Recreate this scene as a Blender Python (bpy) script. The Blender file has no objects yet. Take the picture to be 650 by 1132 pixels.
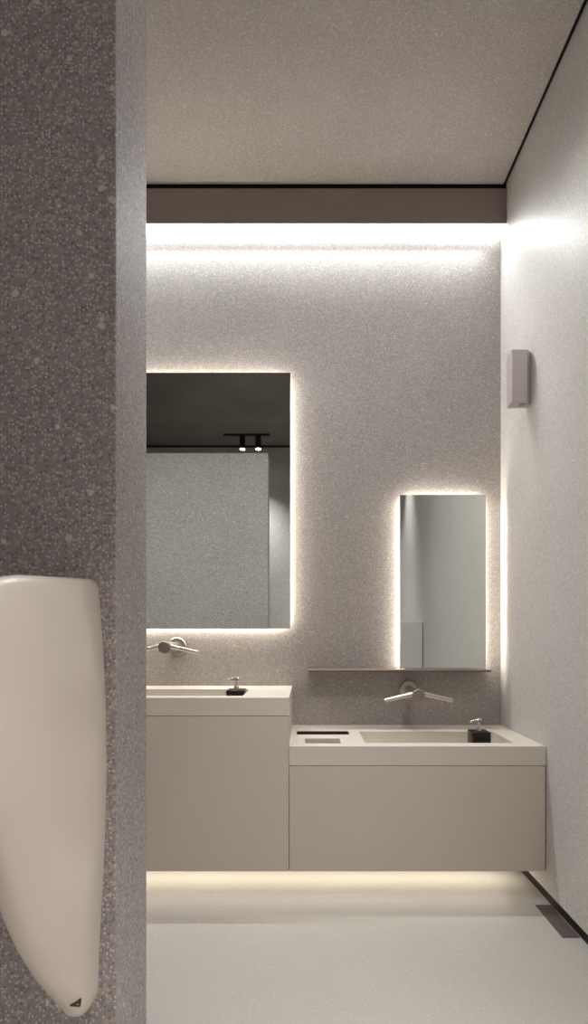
import bpy, bmesh, math
from mathutils import Vector, Matrix

S = bpy.context.scene
C = S.collection
PI = math.pi

# ------------------------------------------------------------------ camera, world, exposure
EYE = 1.235                      # camera height
F = 600.0                        # focal length in pixels of the 650 x 1132 frame
cam = bpy.data.cameras.new('camera')
cam.sensor_fit = 'VERTICAL'
cam.sensor_height = 36.0
cam.lens = F / 1132 * 36.0
cam.shift_x = -(338 - 325) / 1132.0
cam.shift_y = (700 - 566) / 1132.0
cam.clip_start = 0.02
co = bpy.data.objects.new('camera', cam)
C.objects.link(co)
co.location = (0, 0, EYE)
co.rotation_euler = (PI / 2, 0, 0)
S.camera = co

w = bpy.data.worlds.new('world')
S.world = w
w.use_nodes = True
w.node_tree.nodes['Background'].inputs[0].default_value = (0.8, 0.85, 0.9, 1)
w.node_tree.nodes['Background'].inputs[1].default_value = 0.02

S.view_settings.view_transform = 'Standard'
S.view_settings.look = 'None'
S.view_settings.gamma = 1.0
S.view_settings.use_curve_mapping = False
S.view_settings.exposure = 0.07
S.cycles.max_bounces = 14
S.cycles.diffuse_bounces = 8
S.cycles.glossy_bounces = 6
S.cycles.use_denoising = True
S.cycles.caustics_reflective = False
S.cycles.caustics_refractive = False

# strengths of the room's own lamps and of the added fill spots
L_COVE = 7.0
W_COVE = 41.0        # watts, the cove's own downward light
L_MIRROR_BIG = 38.0
L_MIRROR_SMALL = 42.0
L_UNDER = 7.2
W_REAR = 130.0        # watts, each spot behind the viewer
W_MID_FILL = 14.0         # watts, each added fill spot over the middle of the room
W_WASH_FILL = 24.0        # watts, each added wall-washing fill spot
W_FRONT_FILL = 98.0       # watts, each added fill spot aimed at the cabinets
W_RIGHT_FILL = 260.0        # watts, each added fill spot on the right, out of view
WARM = (1.0, 0.91, 0.77, 1)
NEUT = (0.97, 1.0, 1.0, 1)


# ------------------------------------------------------------------ materials
def srgb(r, g, b):
    def f(c):
        c /= 255.0
        return c / 12.92 if c <= 0.04045 else ((c + 0.055) / 1.055) ** 2.4
    return (f(r), f(g), f(b), 1.0)


def base_mat(name):
    m = bpy.data.materials.new(name)
    m.use_nodes = True
    nt = m.node_tree
    return m, nt, nt.nodes['Principled BSDF']


def plain(name, col, rough=0.5, metal=0.0, spec=0.5, var=0.04, scale=12.0, bump=0.0):
    """procedural paint, metal or ceramic: a faint cloud in the colour"""
    m, nt, p = base_mat(name)
    N = nt.nodes
    tc = N.new('ShaderNodeTexCoord')
    nz = N.new('ShaderNodeTexNoise')
    nz.inputs['Scale'].default_value = scale
    nz.inputs['Detail'].default_value = 4
    nt.links.new(tc.outputs['Object'], nz.inputs['Vector'])
    rp = N.new('ShaderNodeValToRGB')
    a = tuple(c * (1 - var) for c in col[:3]) + (1,)
    b = tuple(min(1, c * (1 + var)) for c in col[:3]) + (1,)
    rp.color_ramp.elements[0].position = 0.3
    rp.color_ramp.elements[1].position = 0.7
    rp.color_ramp.elements[0].color = a
    rp.color_ramp.elements[1].color = b
    nt.links.new(nz.outputs['Fac'], rp.inputs['Fac'])
    nt.links.new(rp.outputs['Color'], p.inputs['Base Color'])
    p.inputs['Roughness'].default_value = rough
    p.inputs['Metallic'].default_value = metal
    p.inputs['Specular IOR Level'].default_value = spec
    if bump:
        bn = N.new('ShaderNodeBump')
        bn.inputs['Strength'].default_value = bump
        bn.inputs['Distance'].default_value = 0.002
        nt.links.new(nz.outputs['Fac'], bn.inputs['Height'])
        nt.links.new(bn.outputs['Normal'], p.inputs['Normal'])
    return m


def terrazzo(name, base, light, dark, scale=70.0, amount=0.3, rough=0.5, spec=0.4, contrast=1.0, cloud=0.06, tan=None):
    """ground aggregate: chips of three sizes in a cement matrix"""
    m, nt, p = base_mat(name)
    N, L = nt.nodes, nt.links
    tc = N.new('ShaderNodeTexCoord')
    nz = N.new('ShaderNodeTexNoise')
    nz.inputs['Scale'].default_value = 3.0
    nz.inputs['Detail'].default_value = 6
    L.new(tc.outputs['Object'], nz.inputs['Vector'])
    rp = N.new('ShaderNodeValToRGB')
    rp.color_ramp.elements[0].position = 0.3
    rp.color_ramp.elements[1].position = 0.7
    rp.color_ramp.elements[0].color = tuple(c * (1 - cloud) for c in base[:3]) + (1,)
    rp.color_ramp.elements[1].color = tuple(c * (1 + cloud) for c in base[:3]) + (1,)
    L.new(nz.outputs['Fac'], rp.inputs['Fac'])
    cur = rp.outputs['Color']
    tan = tan or light

    def layer(cur, sc, thr, rad, col, k, off):
        mp = N.new('ShaderNodeMapping')
        mp.inputs['Location'].default_value = (off, off * 1.7, off * 0.6)
        L.new(tc.outputs['Object'], mp.inputs['Vector'])
        # wobble the chips so that they are not round
        n2 = N.new('ShaderNodeTexNoise')
        n2.inputs['Scale'].default_value = sc * 1.6
        L.new(mp.outputs['Vector'], n2.inputs['Vector'])
        v = N.new('ShaderNodeTexVoronoi')
        v.inputs['Scale'].default_value = sc
        L.new(mp.outputs['Vector'], v.inputs['Vector'])
        sep = N.new('ShaderNodeSeparateColor')
        L.new(v.outputs['Color'], sep.inputs['Color'])
        ad = N.new('ShaderNodeMath'); ad.operation = 'MULTIPLY_ADD'
        L.new(n2.outputs['Fac'], ad.inputs[0]); ad.inputs[1].default_value = 0.5
        L.new(v.outputs['Distance'], ad.inputs[2])
        ss = N.new('ShaderNodeMapRange')
        ss.interpolation_type = 'SMOOTHSTEP'
        ss.inputs['From Min'].default_value = rad + 0.25 + 0.08
        ss.inputs['From Max'].default_value = rad + 0.25 - 0.08
        L.new(ad.outputs[0], ss.inputs['Value'])
        gt = N.new('ShaderNodeMath'); gt.operation = 'LESS_THAN'
        L.new(sep.outputs['Red'], gt.inputs[0]); gt.inputs[1].default_value = thr
        mu = N.new('ShaderNodeMath'); mu.operation = 'MULTIPLY'
        L.new(ss.outputs['Result'], mu.inputs[0]); L.new(gt.outputs[0], mu.inputs[1])
        m2 = N.new('ShaderNodeMath'); m2.operation = 'MULTIPLY'
        L.new(sep.outputs['Green'], m2.inputs[0]); m2.inputs[1].default_value = k * 0.6
        m3 = N.new('ShaderNodeMath'); m3.operation = 'ADD'
        L.new(m2.outputs[0], m3.inputs[0]); m3.inputs[1].default_value = k * 0.4
        m4 = N.new('ShaderNodeMath'); m4.operation = 'MULTIPLY'
        L.new(mu.outputs[0], m4.inputs[0]); L.new(m3.outputs[0], m4.inputs[1])
        mx = N.new('ShaderNodeMix'); mx.data_type = 'RGBA'
        L.new(m4.outputs[0], mx.inputs[0])
        L.new(cur, mx.inputs[6])
        mx.inputs[7].default_value = col
        return mx.outputs[2]
    cur = layer(cur, scale * 2.0, amount * 1.3, 0.40, dark, 0.7 * contrast, 3.1)
    cur = layer(cur, scale * 2.4, amount * 1.3, 0.38, light, 0.6 * contrast, 5.3)
    cur = layer(cur, scale * 1.1, amount * 0.8, 0.36, tan, 0.7 * contrast, 1.7)
    cur = layer(cur, scale * 0.75, amount * 0.16, 0.30, light, 0.7 * contrast, 8.9)
    L.new(cur, p.inputs['Base Color'])
    p.inputs['Roughness'].default_value = rough
    p.inputs['Specular IOR Level'].default_value = spec
    return m


def glow(name, col, strength):
    m, nt, p = base_mat(name)
    p.inputs['Base Color'].default_value = (0.8, 0.8, 0.8, 1)
    p.inputs['Emission Color'].default_value = col
    p.inputs['Emission Strength'].default_value = strength
    return m


M = {}
M['terrazzo'] = terrazzo('mauve grey terrazzo', srgb(166, 160, 160), srgb(228, 223, 218), srgb(120, 114, 115), 68, 0.5, 0.6, 0.2, 1.35, tan=srgb(200, 184, 166))
M['back'] = terrazzo('fine grey terrazzo', srgb(164, 159, 156), srgb(214, 208, 202), srgb(118, 110, 108), 74, 0.5, 0.5, 0.3, 1.15, tan=srgb(196, 180, 160))
M['side'] = terrazzo('pale polished terrazzo', srgb(200, 197, 194), srgb(220, 216, 212), srgb(176, 172, 169), 80, 0.45, 0.45, 0.08, 1.4, cloud=0.03)
M['ceiling'] = terrazzo('beige textured ceiling', srgb(190, 184, 178), srgb(216, 211, 206), srgb(158, 152, 146), 90, 0.5, 0.7, 0.3, 1.3)
M['concrete'] = plain('dark raw concrete', srgb(122, 116, 112), 0.8, var=0.18, scale=2.2, bump=0.2)
M['floor'] = terrazzo('pale grey floor terrazzo', srgb(167, 162, 155), srgb(187, 183, 177), srgb(150, 145, 138), 80, 0.34, 0.42, 0.35, 0.6, cloud=0.02)
M['soffit'] = plain('brown grey soffit', srgb(150, 137, 132), 0.6, var=0.02)
M['black'] = plain('black shadow gap', srgb(18, 13, 12), 0.35, spec=0.3, var=0.1)
M['grille'] = plain('dark bronze grille', srgb(92, 84, 81), 0.4, 0.2, var=0.08, scale=30)
M['vanity'] = plain('taupe solid surface', srgb(201, 192, 178), 0.5, spec=0.3, var=0.012, scale=5)
M['counter'] = plain('cream solid surface', srgb(210, 202, 190), 0.42, spec=0.4, var=0.012, scale=5)
M['mirror'] = plain('mirror glass', (0.91, 0.95, 0.92, 1), 0.0, 1.0, var=0.0)
M['backing'] = plain('white mirror backing', srgb(200, 198, 195), 0.6)
M['shelf'] = plain('brown metal shelf', srgb(116, 103, 93), 0.45, 0.3)
M['steel'] = plain('brushed steel', srgb(200, 190, 180), 0.28, 1.0, var=0.05, scale=60)
M['steel_dark'] = plain('satin steel face', srgb(158, 150, 142), 0.4, 1.0, var=0.05, scale=60)
M['bottle'] = plain('glossy black', srgb(16, 13, 14), 0.2, spec=0.5, var=0.05)
M['chrome'] = plain('chrome', srgb(215, 205, 196), 0.15, 1.0, var=0.02)
M['ceramic'] = plain('cream glazed ceramic', srgb(230, 219, 208), 0.22, spec=0.5, var=0.008, scale=4)
M['emblem'] = plain('dark bronze mark', srgb(70, 58, 50), 0.4, 0.5)
M['emblem_in'] = plain('pale bronze mark', srgb(168, 150, 132), 0.4, 0.3)
M['dispenser'] = plain('satin grey mauve metal', srgb(188, 178, 176), 0.4, 0.25, var=0.015)
M['dark'] = plain('dark opening', srgb(50, 42, 36), 0.7)
M['taupe_metal'] = plain('taupe metal plate', srgb(138, 126, 114), 0.4, 0.2)
M['spot_black'] = plain('matt black', srgb(20, 19, 19), 0.5, var=0.05)
M['cove_glow'] = glow('cove light diffuser', NEUT, L_COVE)
M['big_glow'] = glow('warm mirror light', WARM, L_MIRROR_BIG)
M['small_glow'] = glow('warm small mirror light', WARM, L_MIRROR_SMALL)
M['under_glow'] = glow('warm plinth light', (1.0, 0.92, 0.79, 1), L_UNDER)
M['lens_glow'] = glow('lamp lens', (1, 0.95, 0.88, 1), 30.0)


# ------------------------------------------------------------------ helpers
def box(bm, x0, x1, y0, y1, z0, z1, bevel=0.0, seg=2):
    r = bmesh.ops.create_cube(bm, size=1.0)
    vs = r['verts']
    for v in vs:
        v.co = Vector((x0 + (v.co.x + .5) * (x1 - x0), y0 + (v.co.y + .5) * (y1 - y0), z0 + (v.co.z + .5) * (z1 - z0)))
    if bevel:
        es = list({e for v in vs for e in v.link_edges})
        bmesh.ops.bevel(bm, geom=es, offset=bevel, segments=seg, profile=0.5, affect='EDGES')
    return bm


def tube(bm, a, b, r0, r1=None, seg=32, bevel=0.0):
    """a solid round bar from a to b"""
    a, b = Vector(a), Vector(b)
    r1 = r0 if r1 is None else r1
    d = b - a
    q = d.to_track_quat('Z', 'Y').to_matrix()
    L = d.length
    bv = min(bevel, L * .4)
    prof = [(0, r0 - bv), (bv, r0), (L - bv, r1), (L, r1 - bv)] if bv else [(0, r0), (L, r1)]
    rings = []
    for z, r in prof:
        rings.append([bm.verts.new(a + q @ Vector((r * math.cos(2 * PI * k / seg), r * math.sin(2 * PI * k / seg), z))) for k in range(seg)])
    for i in range(len(rings) - 1):
        for k in range(seg):
            bm.faces.new((rings[i][k], rings[i][(k + 1) % seg], rings[i + 1][(k + 1) % seg], rings[i + 1][k]))
    bm.faces.new(list(reversed(rings[0])))
    bm.faces.new(rings[-1])
    return bm


def NB():
    return bmesh.new()


def obj(name, bm, mat, parent=None, origin=None, smooth=False):
    """links bm (in world coordinates) as one mesh object; its origin is the parent's place or `origin`"""
    bmesh.ops.recalc_face_normals(bm, faces=bm.faces[:])
    off = Vector(origin) if origin is not None else Vector((0, 0, 0))
    p = parent
    po = Vector((0, 0, 0))
    while p is not None:
        po += Vector(p.location)
        p = p.parent
    for v in bm.verts:
        v.co -= (po if parent is not None else off)
    me = bpy.data.meshes.new(name)
    bm.to_mesh(me)
    bm.free()
    for m in (mat if isinstance(mat, (list, tuple)) else [mat]):
        me.materials.append(m)
    o = bpy.data.objects.new(name, me)
    C.objects.link(o)
    if parent is not None:
        o.parent = parent
    else:
        o.location = off
    if smooth:
        for f in me.polygons:
            f.use_smooth = True
        try:
            me.set_sharp_from_angle(angle=math.radians(38))
        except Exception:
            pass
    return o


def tag(o, label, cat, group=None):
    o['label'] = label
    o['category'] = cat
    if group:
        o['group'] = group
    return o


def thing(name, label, cat, loc, group=None):
    o = bpy.data.objects.new(name, None)
    o.empty_display_size = 0.1
    C.objects.link(o)
    o.location = loc
    return tag(o, label, cat, group)


def struct(name, bm, mat):
    o = obj(name, bm, mat)
    o['kind'] = 'structure'
    return o


def copy_tree(o, parent=None):
    c = o.copy()
    C.objects.link(c)
    c.parent = parent
    for ch in list(o.children):
        copy_tree(ch, c)
    return c


# ------------------------------------------------------------------ the setting
XL, XR = -2.40, 1.11
VL = -1.72                     # left end of the vanity units
YB, YF = 3.09, -1.09
CZ = EYE + 2.48
SOF_Y, SOF_Z = 3.0, EYE + 2.265

struct('floor', box(NB(), XL - .1, XR + .08, YF - .1, YB + .1, -.1, 0), M['floor'])
struct('wall_back', box(NB(), XL - .1, XR + .08, YB, YB + .1, 0, CZ + .1), M['back'])
struct('wall_right', box(NB(), XR, XR + .08, YF - .1, YB, .047, CZ + .1), M['side'])
struct('wall_left', box(NB(), XL - .1, XL, YF - .1, YB, 0, CZ + .1), M['back'])
struct('wall_rear', box(NB(), XL, XR, YF - .1, YF, 0, CZ + .1), M['back'])
struct('ceiling', box(NB(), XL, XR - .019, 1.10, SOF_Y - .002, CZ, CZ + .06), M['ceiling'])
struct('ceiling_rear', box(NB(), XL, XR, YF, 1.10, CZ, CZ + .06), M['concrete'])
struct('trim_1', box(NB(), XR - .019, XR, 1.10, SOF_Y, CZ + .012, CZ + .06), M['black'])
struct('trim_2', box(NB(), XL, XR, SOF_Y + .006, YB, CZ - .022, CZ + .05), M['black'])
struct('trim_3', box(NB(), XL, XR, SOF_Y, YB, SOF_Z, CZ - .022), M['soffit'])
struct('trim_4', box(NB(), XL, XR, YF, YF + .02, CZ - .02, CZ), M['black'])
struct('baseboard_right', box(NB(), XR + .008, XR + .08, YF, YB, 0, .047), M['black'])
# the tall terrazzo partition on the left, and a low one farther back on the right
PX, PY0, PY1 = -.3436, .982, 1.171
struct('wall_partition', box(NB(), XL, PX, PY0, PY1, 0, EYE + 1.636, .0015, 1), M['terrazzo'])
struct('wall_low', box(NB(), .80, XR - .008, .86, .977, 0, EYE + .105, .0015, 1), M['side'])

# ------------------------------------------------------------------ vanity units
CF, CB = 2.504, YB - .0005             # counter front and back
TZ, LZ, BZ = .937, .713, .136  # tall top, low top, underside
XS = -.077                     # the step between the two units


def cabinet(name, label, x0, x1, ztop, side_right):
    t = thing(name, label, 'cabinet', ((x0 + x1) / 2, (CF + CB) / 2, BZ))
    obj('body', box(NB(), x0, x1, CF + .020, CB, BZ + .002, ztop), M['vanity'], t)
    obj('front_panel', box(NB(), x0 + .0012, x1 - .0012, CF, CF + .0195, BZ, ztop - .003, .0012, 1), M['vanity'], t)
    return t


cabinet('vanity_cabinet', 'taller taupe wall-hung cabinet under the large mirror', VL, XS, TZ - .083, False)
cabinet('vanity_cabinet', 'lower taupe wall-hung cabinet under the small mirror beside the right wall', XS, XR - .004, LZ - .088, True)


def basin_top(x0, x1, y0, y1, z0, z1, holes):
    """a slab whose top has rectangular recesses (x0, x1, y0, y1, depth)"""
    xs = sorted({x0, x1, *[h[0] for h in holes], *[h[1] for h in holes]})
    ys = sorted({y0, y1, *[h[2] for h in holes], *[h[3] for h in holes]})

    def height(i, j):
        if i < 0 or j < 0 or i >= len(xs) - 1 or j >= len(ys) - 1:
            return z0
        cx, cy = (xs[i] + xs[i + 1]) / 2, (ys[j] + ys[j + 1]) / 2
        for h in holes:
            if h[0] < cx < h[1] and h[2] < cy < h[3]:
                return z1 - h[4]
        return z1
    bm = NB()

    def quad(*p):
        bm.faces.new([bm.verts.new(q) for q in p])
    nx, ny = len(xs) - 1, len(ys) - 1
    for i in range(nx):
        for j in range(ny):
            a, b, c, d = xs[i], xs[i + 1], ys[j], ys[j + 1]
            h = height(i, j)
            quad((a, c, h), (b, c, h), (b, d, h), (a, d, h))
            quad((a, c, z0), (a, d, z0), (b, d, z0), (b, c, z0))
    for i in range(nx + 1):
        for j in range(ny):
            h0, h1 = height(i - 1, j), height(i, j)
            if abs(h0 - h1) > 1e-6:
                quad((xs[i], ys[j], h0), (xs[i], ys[j + 1], h0), (xs[i], ys[j + 1], h1), (xs[i], ys[j], h1))
    for j in range(ny + 1):
        for i in range(nx):
            h0, h1 = height(i, j - 1), height(i, j)
            if abs(h0 - h1) > 1e-6:
                quad((xs[i], ys[j], h0), (xs[i + 1], ys[j], h0), (xs[i + 1], ys[j], h1), (xs[i], ys[j], h1))
    bmesh.ops.remove_doubles(bm, verts=bm.verts[:], dist=1e-5)
    return bm


t = thing('basin_counter', 'taller cream basin counter beneath the large mirror', 'counter', (-.9, 2.8, TZ - .083))
obj('basin_slab', basin_top(VL, XS, CF, CB, TZ - .083, TZ, [(-1.35, -.30, 2.585, 2.884, .073)]), M['counter'], t)

t = thing('basin_counter', 'lower cream basin counter with towel slots, beside the right wall', 'counter', (.5, 2.8, LZ - .088))
SL1 = (-.048, .226, 2.796, 2.900, .055)
SL2 = (-.004, .167, 2.571, 2.690, .010)
obj('basin_slab', basin_top(XS, XR - .002, CF, CB, LZ - .088, LZ, [(.282, .99, 2.582, 2.884, .06), SL1, SL2]), M['counter'], t)
bm = NB()
x0, x1, y0, y1, d = SL1
zb = LZ - d
box(bm, x0 + .001, x1 - .001, y0 + .001, y1 - .001, zb, zb + .003)
box(bm, x0 + .001, x0 + .004, y0 + .001, y1 - .001, zb + .003, LZ - .003)
box(bm, x1 - .004, x1 - .001, y0 + .001, y1 - .001, zb + .003, LZ - .003)
box(bm, x0 + .004, x1 - .004, y0 + .001, y0 + .004, zb + .003, LZ - .003)
box(bm, x0 + .004, x1 - .004, y1 - .004, y1 - .001, zb + .003, LZ - .003)
obj('slot_liner', bm, M['dark'], t)['label'] = 'dark lined open slot'
x0, x1, y0, y1, d = SL2
obj('slot_cover', box(NB(), x0 + .001, x1 - .001, y0 + .001, y1 - .001, LZ - d, LZ - .004, .001, 1), M['taupe_metal'], t)['label'] = 'taupe cover plate'

# ------------------------------------------------------------------ mirrors and shelf
MY = 3.05


def mirror(label, x0, x1, z0, z1, glowmat, sides):
    t = thing('wall_mirror', label, 'mirror', ((x0 + x1) / 2, MY + .04, z0))
    obj('mirror_glass', box(NB(), x0, x1, MY, MY + .005, z0, z1), M['mirror'], t)
    i = .028
    zb = z0 + (i if 'b' in sides else .004)
    obj('backing_frame', box(NB(), x0 + i, x1 - i, MY + .005, YB, zb, z1 - i), M['backing'], t)
    bm = NB()
    ya, yb = MY + .014, MY + .032
    if 'l' in sides: box(bm, x0 + i - .004, x0 + i, ya, yb, zb, z1 - i)
    if 'r' in sides: box(bm, x1 - i, x1 - i + .004, ya, (yb if x1 < .5 else ya + .013), zb, z1 - i)
    if 't' in sides: box(bm, x0 + i, x1 - i, ya, yb, z1 - i, z1 - i + .004)
    if 'b' in sides: box(bm, x0 + i, x1 - i, ya, yb, zb - .004, zb)
    obj('light_strip', bm, glowmat, t)['label'] = 'glowing warm strip'
    return t


mirror('large backlit wall mirror above the taller basin counter', -1.30, -.0864, EYE + .025, EYE + 1.464, M['big_glow'], 'lrtb')
mirror('small narrow backlit wall mirror standing above the thin shelf', .5287, 1.0117, EYE - .1985, EYE + .778, M['small_glow'], 'lrt')
tag(obj('wall_shelf', box(NB(), .015, 1.012, 2.955, YB, EYE - .2125, EYE - .200, .0015, 1), M['shelf'], None, (.51, 3.09, EYE - .2125)),
    'thin brown shelf below the small mirror', 'shelf')


# ------------------------------------------------------------------ taps
def tap(label, x, y, z):
    t = thing('wall_tap', label, 'tap', (x, YB, z), 'wall taps over the basins')
    obj('wall_flange', tube(NB(), (x, YB, z), (x, YB - .014, z), .050, seg=48, bevel=.002), M['steel'], t, smooth=True)
    obj('spout_neck', tube(NB(), (x, YB - .014, z), (x, y + .03, z), .026, seg=40), M['steel'], t, smooth=True)
    obj('hub', tube(NB(), (x, y + .03, z), (x, y, z), .0325, seg=48, bevel=.0025), M['steel_dark'], t, smooth=True)
    for s in (-1, 1):
        a = Vector((x + s * .029, y + .016, z + .006))
        b = Vector((x + s * .176, y + .010, z - .026))
        obj('arm', tube(NB(), a, b, .0125, .0105, seg=28, bevel=.0015), M['steel'], t, smooth=True)
    return t


t1 = tap('steel two-armed wall tap over the taller basin', -.730, 2.80, EYE - .0745)
t2 = copy_tree(t1)
t2.location = (.583, YB, EYE - .322)
t2['label'] = 'steel two-armed wall tap over the lower basin, below the shelf'


# ------------------------------------------------------------------ soap dispensers
def dispenser(label, x, y, z):
    t = thing('soap_dispenser', label, 'soap dispenser', (x, y, z), 'soap dispensers in the basins')
    h = .087
    hw = .046
    obj('bottle', box(NB(), x - hw, x + hw, y - hw, y + hw, z, z + h, .005, 3), M['bottle'], t, smooth=True)
    bm = NB()
    tube(bm, (x, y, z + h), (x, y, z + h + .018), .0135, .012, seg=28, bevel=.002)
    obj('collar', bm, M['chrome'], t, smooth=True)
    bm = NB()
    tube(bm, (x, y, z + h + .018), (x, y, z + h + .046), .0065, seg=20)
    obj('pump_stem', bm, M['chrome'], t, smooth=True)
    bm = NB()
    # the head: a short cap drawn out into a drooping spout to the left
    pts = [(x + .011, .054, .0095), (x + .004, .0545, .0105), (x - .010, .054, .0085), (x - .030, .050, .006), (x - .048, .044, .0045)]
    rings = []
    for px, pz, r in pts:
        rings.append([bm.verts.new((px, y + r * math.cos(2 * PI * k / 20), z + h + pz + r * .9 * math.sin(2 * PI * k / 20))) for k in range(20)])
    for i in range(len(rings) - 1):
        for k in range(20):
            bm.faces.new((rings[i][k], rings[i][(k + 1) % 20], rings[i + 1][(k + 1) % 20], rings[i + 1][k]))
    bm.faces.new(rings[0]); bm.faces.new(rings[-1])
    obj('pump_nozzle', bm, M['chrome'], t, smooth=True)
    return t


d1 = dispenser('square black soap dispenser with a pump in the lower basin near the right wall', .880, 2.757, LZ - .06)
d2 = copy_tree(d1)
d2.location = (-.352, 2.757, TZ - .073)
d2['label'] = 'black soap dispenser sunk in the taller basin below the large mirror'

# ------------------------------------------------------------------ urinal divider on the partition
def lerp_table(tab, v):
    if v >= tab[0][0]:
        return tab[0][1]
    for (a, pa), (b, pb) in zip(tab, tab[1:]):
        if v >= b:
            k = (v - b) / (a - b)
            return pb + (pa - pb) * k
    return tab[-1][1]


DX = -.398
proj = [(.098, .235), (.094, .272), (.087, .298), (.075, .318), (.05, .333), (0, .345), (-.10, .345), (-.20, .328), (-.27, .305), (-.321, .281), (-.3866, .252), (-.4496, .217),
        (-.515, .172), (-.56, .136), (-.6055, .097), (-.632, .074), (-.650, .060), (-.662, .046), (-.669, .030), (-.672, .012)]
half = [(.098, .010), (.0955, .0165), (.091, .020), (.084, .0225), (.05, .026), (0, .030), (-.08, .0350), (-.16, .0375), (-.25, .038), (-.36, .0355), (-.46, .031), (-.55, .0255),
        (-.62, .0230), (-.645, .0225), (-.658, .0195), (-.667, .0135), (-.672, .005)]
hs = [.098, .097, .094, .090, .086, .08, .075, .065, .05, .025, 0, -.05, -.1, -.15, -.2, -.25, -.30, -.34, -.3866, -.42, -.4496, -.48, -.515, -.54, -.57, -.6055, -.62, -.632,
      -.641, -.650, -.657, -.662, -.666, -.669, -.671, -.672]
bm = NB()
NS = 40
rings = []
for h in hs:
    p, q = lerp_table(proj, h), lerp_table(half, h)
    nn = 2.9 - 1.0 * max(0, min(1, (h - .03) / .068))     # the top shoulder is rounder
    ring = []
    for k in range(NS + 1):
        a = PI * k / NS
        c, s = math.cos(a), math.sin(a)
        e = 2 / nn
        X = DX + q * math.copysign(abs(c) ** e, c)
        D = p * abs(s) ** e
        drop = .075 * D * max(0, min(1, (h + .25) / .35))
        ring.append(bm.verts.new((X, PY0 - .0005 - D, EYE + h - drop)))
    rings.append(ring)
for i in range(len(rings) - 1):
    for k in range(NS):
        bm.faces.new((rings[i][k], rings[i][k + 1], rings[i + 1][k + 1], rings[i + 1][k]))
    bm.faces.new((rings[i][0], rings[i + 1][0], rings[i + 1][NS], rings[i][NS]))
bm.faces.new(rings[0])
bm.faces.new(rings[-1])
t = thing('urinal_divider', 'cream ceramic privacy divider tapering downward, fixed to the terrazzo partition', 'urinal divider', (DX, PY0, EYE - .672))
body = obj('divider_body', bm, M['ceramic'], t, smooth=True)
for f in body.data.polygons:
    f.use_smooth = True

# the maker's mark low on the nose: a small outlined triangle with a crossbar
def divider_point(h, a):
    p, q = lerp_table(proj, h), lerp_table(half, h)
    c, s_ = math.cos(a), math.sin(a)
    return Vector((DX + q * math.copysign(abs(c) ** (2 / 2.9), c), PY0 - .0005 - p * abs(s_) ** (2 / 2.9), EYE + h))


A0, H0 = math.radians(56.5), -.618
pc = divider_point(H0, A0)
du = (divider_point(H0, A0 - .05) - divider_point(H0, A0 + .05)).normalized()
dv = (divider_point(H0 + .004, A0) - divider_point(H0 - .004, A0)).normalized()
dn = du.cross(dv).normalized()
if dn.y > 0:
    dn = -dn
dv = dn.cross(du).normalized()
if dv.z < 0:
    dv = -dv


def bar(bm, a, b, wd, th):
    a, b = Vector(a), Vector(b)
    t_ = (b - a).normalized()
    n_ = Vector((-t_.y, t_.x)) * wd / 2
    q = [a - n_, b - n_, b + n_, a + n_]
    lo = [bm.verts.new(pc + du * v.x + dv * v.y + dn * -.005) for v in q]
    hi = [bm.verts.new(pc + du * v.x + dv * v.y + dn * th) for v in q]
    for k in range(4):
        bm.faces.new((lo[k], lo[(k + 1) % 4], hi[(k + 1) % 4], hi[k]))
    bm.faces.new(lo); bm.faces.new(hi)


bm = NB()
T = [(-.0135, .0068), (.0098, -.0115), (.0076, .0035)]
for k in range(3):
    bar(bm, T[k], T[(k + 1) % 3], .0022, .0016)
bar(bm, (-.004, .000), (.001, .0042), .0018, .0016)
bar(bm, (.002, .0005), (.0075, -.003), .0016, .0016)
obj('emblem', bm, M['emblem'], t)['label'] = 'small dark triangular mark'

# ------------------------------------------------------------------ dispenser on the right wall
bx0, by0, by1, bz0, bz1 = 1.008, 2.653, 2.726, EYE + 1.1275, EYE + 1.388
t = thing('wall_dispenser', 'slim grey metal dispenser high on the right wall', 'dispenser', (XR, 2.69, bz0))
bm = NB()
# plan outline: square towards the room, cut back at 45 degrees where it meets the wall
outl = [(bx0, by0), (1.083, by0), (XR - .001, by0 + .022), (XR - .001, by1), (bx0, by1)]
lo = [bm.verts.new((x, y, bz0)) for x, y in outl]
hi = [bm.verts.new((x, y, bz1)) for x, y in outl]
n = len(outl)
for k in range(n):
    bm.faces.new((lo[k], lo[(k + 1) % n], hi[(k + 1) % n], hi[k]))
bm.faces.new(lo); bm.faces.new(hi)
bmesh.ops.recalc_face_normals(bm, faces=bm.faces[:])
bmesh.ops.bevel(bm, geom=bm.edges[:], offset=.003, segments=2, profile=.5, affect='EDGES')
obj('housing', bm, M['dispenser'], t)
obj('outlet', box(NB(), 1.055, 1.078, by0 + .012, by0 + .045, bz0 - .004, bz0 + .0005, .001, 1), M['steel_dark'], t)

# ------------------------------------------------------------------ floor grille
t = thing('floor_grille', 'dark narrow floor grille against the right wall', 'floor grille', (1.076, 2.33, 0))
obj('frame', box(NB(), 1.041, XR + .002, 2.20, 2.462, 0, .003), M['grille'], t)
for k in range(3):
    x = 1.056 + k * .018
    obj('grille_bar', box(NB(), x, x + .008, 2.208, 2.454, .003, .005), M['grille'], t)

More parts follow.
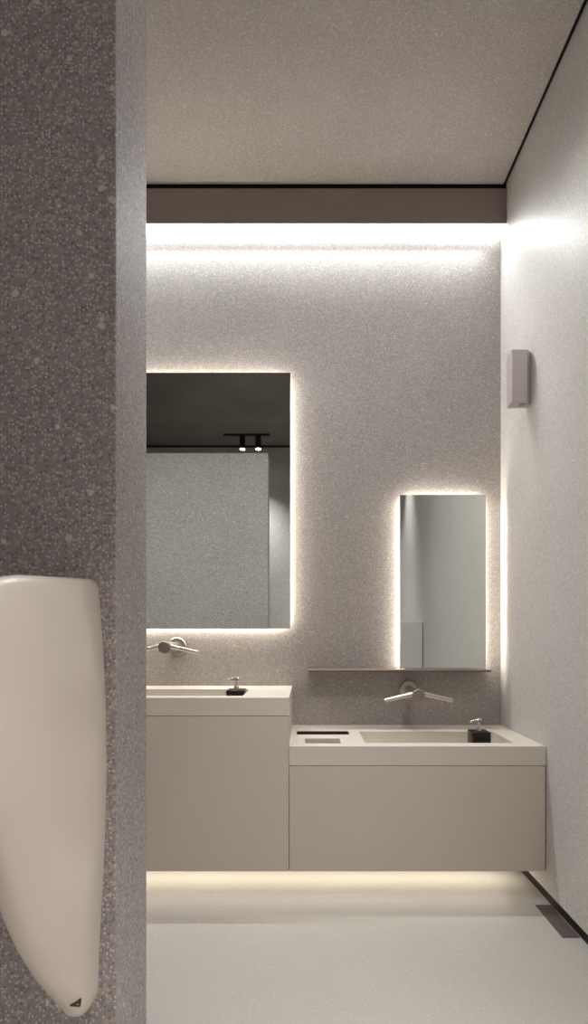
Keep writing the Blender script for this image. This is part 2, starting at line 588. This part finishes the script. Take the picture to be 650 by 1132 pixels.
# ------------------------------------------------------------------ lamps
t = thing('cove_light', 'bright linear cove light along the top of the back wall', 'light', (-.3, 3.045, SOF_Z - .004))
obj('diffuser', box(NB(), XL, XR - .002, SOF_Y + .003, YB - .002, SOF_Z - .004, SOF_Z), M['cove_glow'], t)
al = bpy.data.lights.new('cove_beam', 'AREA')
al.shape = 'RECTANGLE'
al.size = XR - .09 - XL
al.size_y = .03
al.energy = W_COVE
al.color = NEUT[:3]
al.spread = math.radians(120)
ao = bpy.data.objects.new('cove_beam', al)
C.objects.link(ao)
ao.rotation_euler = (math.radians(-23), 0, 0)
ao.location = ((XL + XR - .09) / 2, 3.035, SOF_Z - .006)

t = thing('plinth_light', 'warm linear light under the wall-hung cabinets', 'light', (-.3, 2.85, BZ - .006))
obj('diffuser', box(NB(), VL + .02, 1.02, 2.70, 2.785, BZ - .006, BZ + .0015), M['under_glow'], t)


def track(label, x0, x1, y, heads, watts, blend, angle, group=None):
    t = thing('track_light', label, 'track light', ((x0 + x1) / 2, y, CZ))
    obj('track_bar', box(NB(), x0, x1, y - .016, y + .016, CZ - .022, CZ, .002, 1), M['spot_black'], t)
    for (hx, tx, ty, tz) in heads:
        h = obj('spot_head', tube(NB(), (hx, y, CZ - .022), (hx, y, CZ - .185), .036, seg=32, bevel=.003), M['spot_black'], t, smooth=True)
        obj('lens', tube(NB(), (hx, y, CZ - .185), (hx, y, CZ - .191), .029, seg=28), M['lens_glow'], h)
        li = bpy.data.lights.new('spot_beam', 'SPOT')
        li.energy = watts
        li.color = (1.0, .985, .98)
        li.spot_size = math.radians(angle)
        li.spot_blend = blend
        li.shadow_soft_size = .03
        lo_ = bpy.data.objects.new('spot_beam', li)
        C.objects.link(lo_)
        lo_.location = (hx, y, CZ - .20)
        d = Vector((tx, ty, tz)) - Vector((hx, y, CZ - .20))
        lo_.rotation_euler = d.to_track_quat('-Z', 'Y').to_euler()
    return t


track('black ceiling track with two lit spots, seen in the large mirror', -1.025, -.45, -.66,
      [(-.789, -.85, -1.0, 0), (-.5915, -.45, -1.0, 0)], W_REAR, .9, 80)
track('added black ceiling track of wall-washing fill spots, just outside the view', -1.5, 1.0, 1.90,  # this track and the ones below are added to brighten the room
      [(-1.3, -1.3, 3.0, 1.3), (-.65, -.65, 3.0, 1.3), (0, 0, 3.0, 1.3), (.65, .65, 3.0, 1.3)], W_WASH_FILL, 1.0, 110)
track('added black ceiling track of fill spots over the middle of the room, outside the view', -.2, 1.0, 1.45,
      [(.0, .0, 1.4, 0), (.4, .4, 1.4, 0), (.8, .75, 1.4, 0)], W_MID_FILL, 1.0, 45)
track('added black ceiling track of fill spots for the cabinet fronts, outside the view', .15, 1.0, .75,
      [(.3, -.3, 2.4, .2), (.7, .4, 2.4, .2)], W_FRONT_FILL, 1.0, 44)
track('added black ceiling track of fill spots on the right, outside the view', .3, 1.0, .3,
      [(.5, .25, .2, 0), (.9, .6, .2, 0), (.7, .4, -1.0, .9)], W_RIGHT_FILL, 1.0, 56)
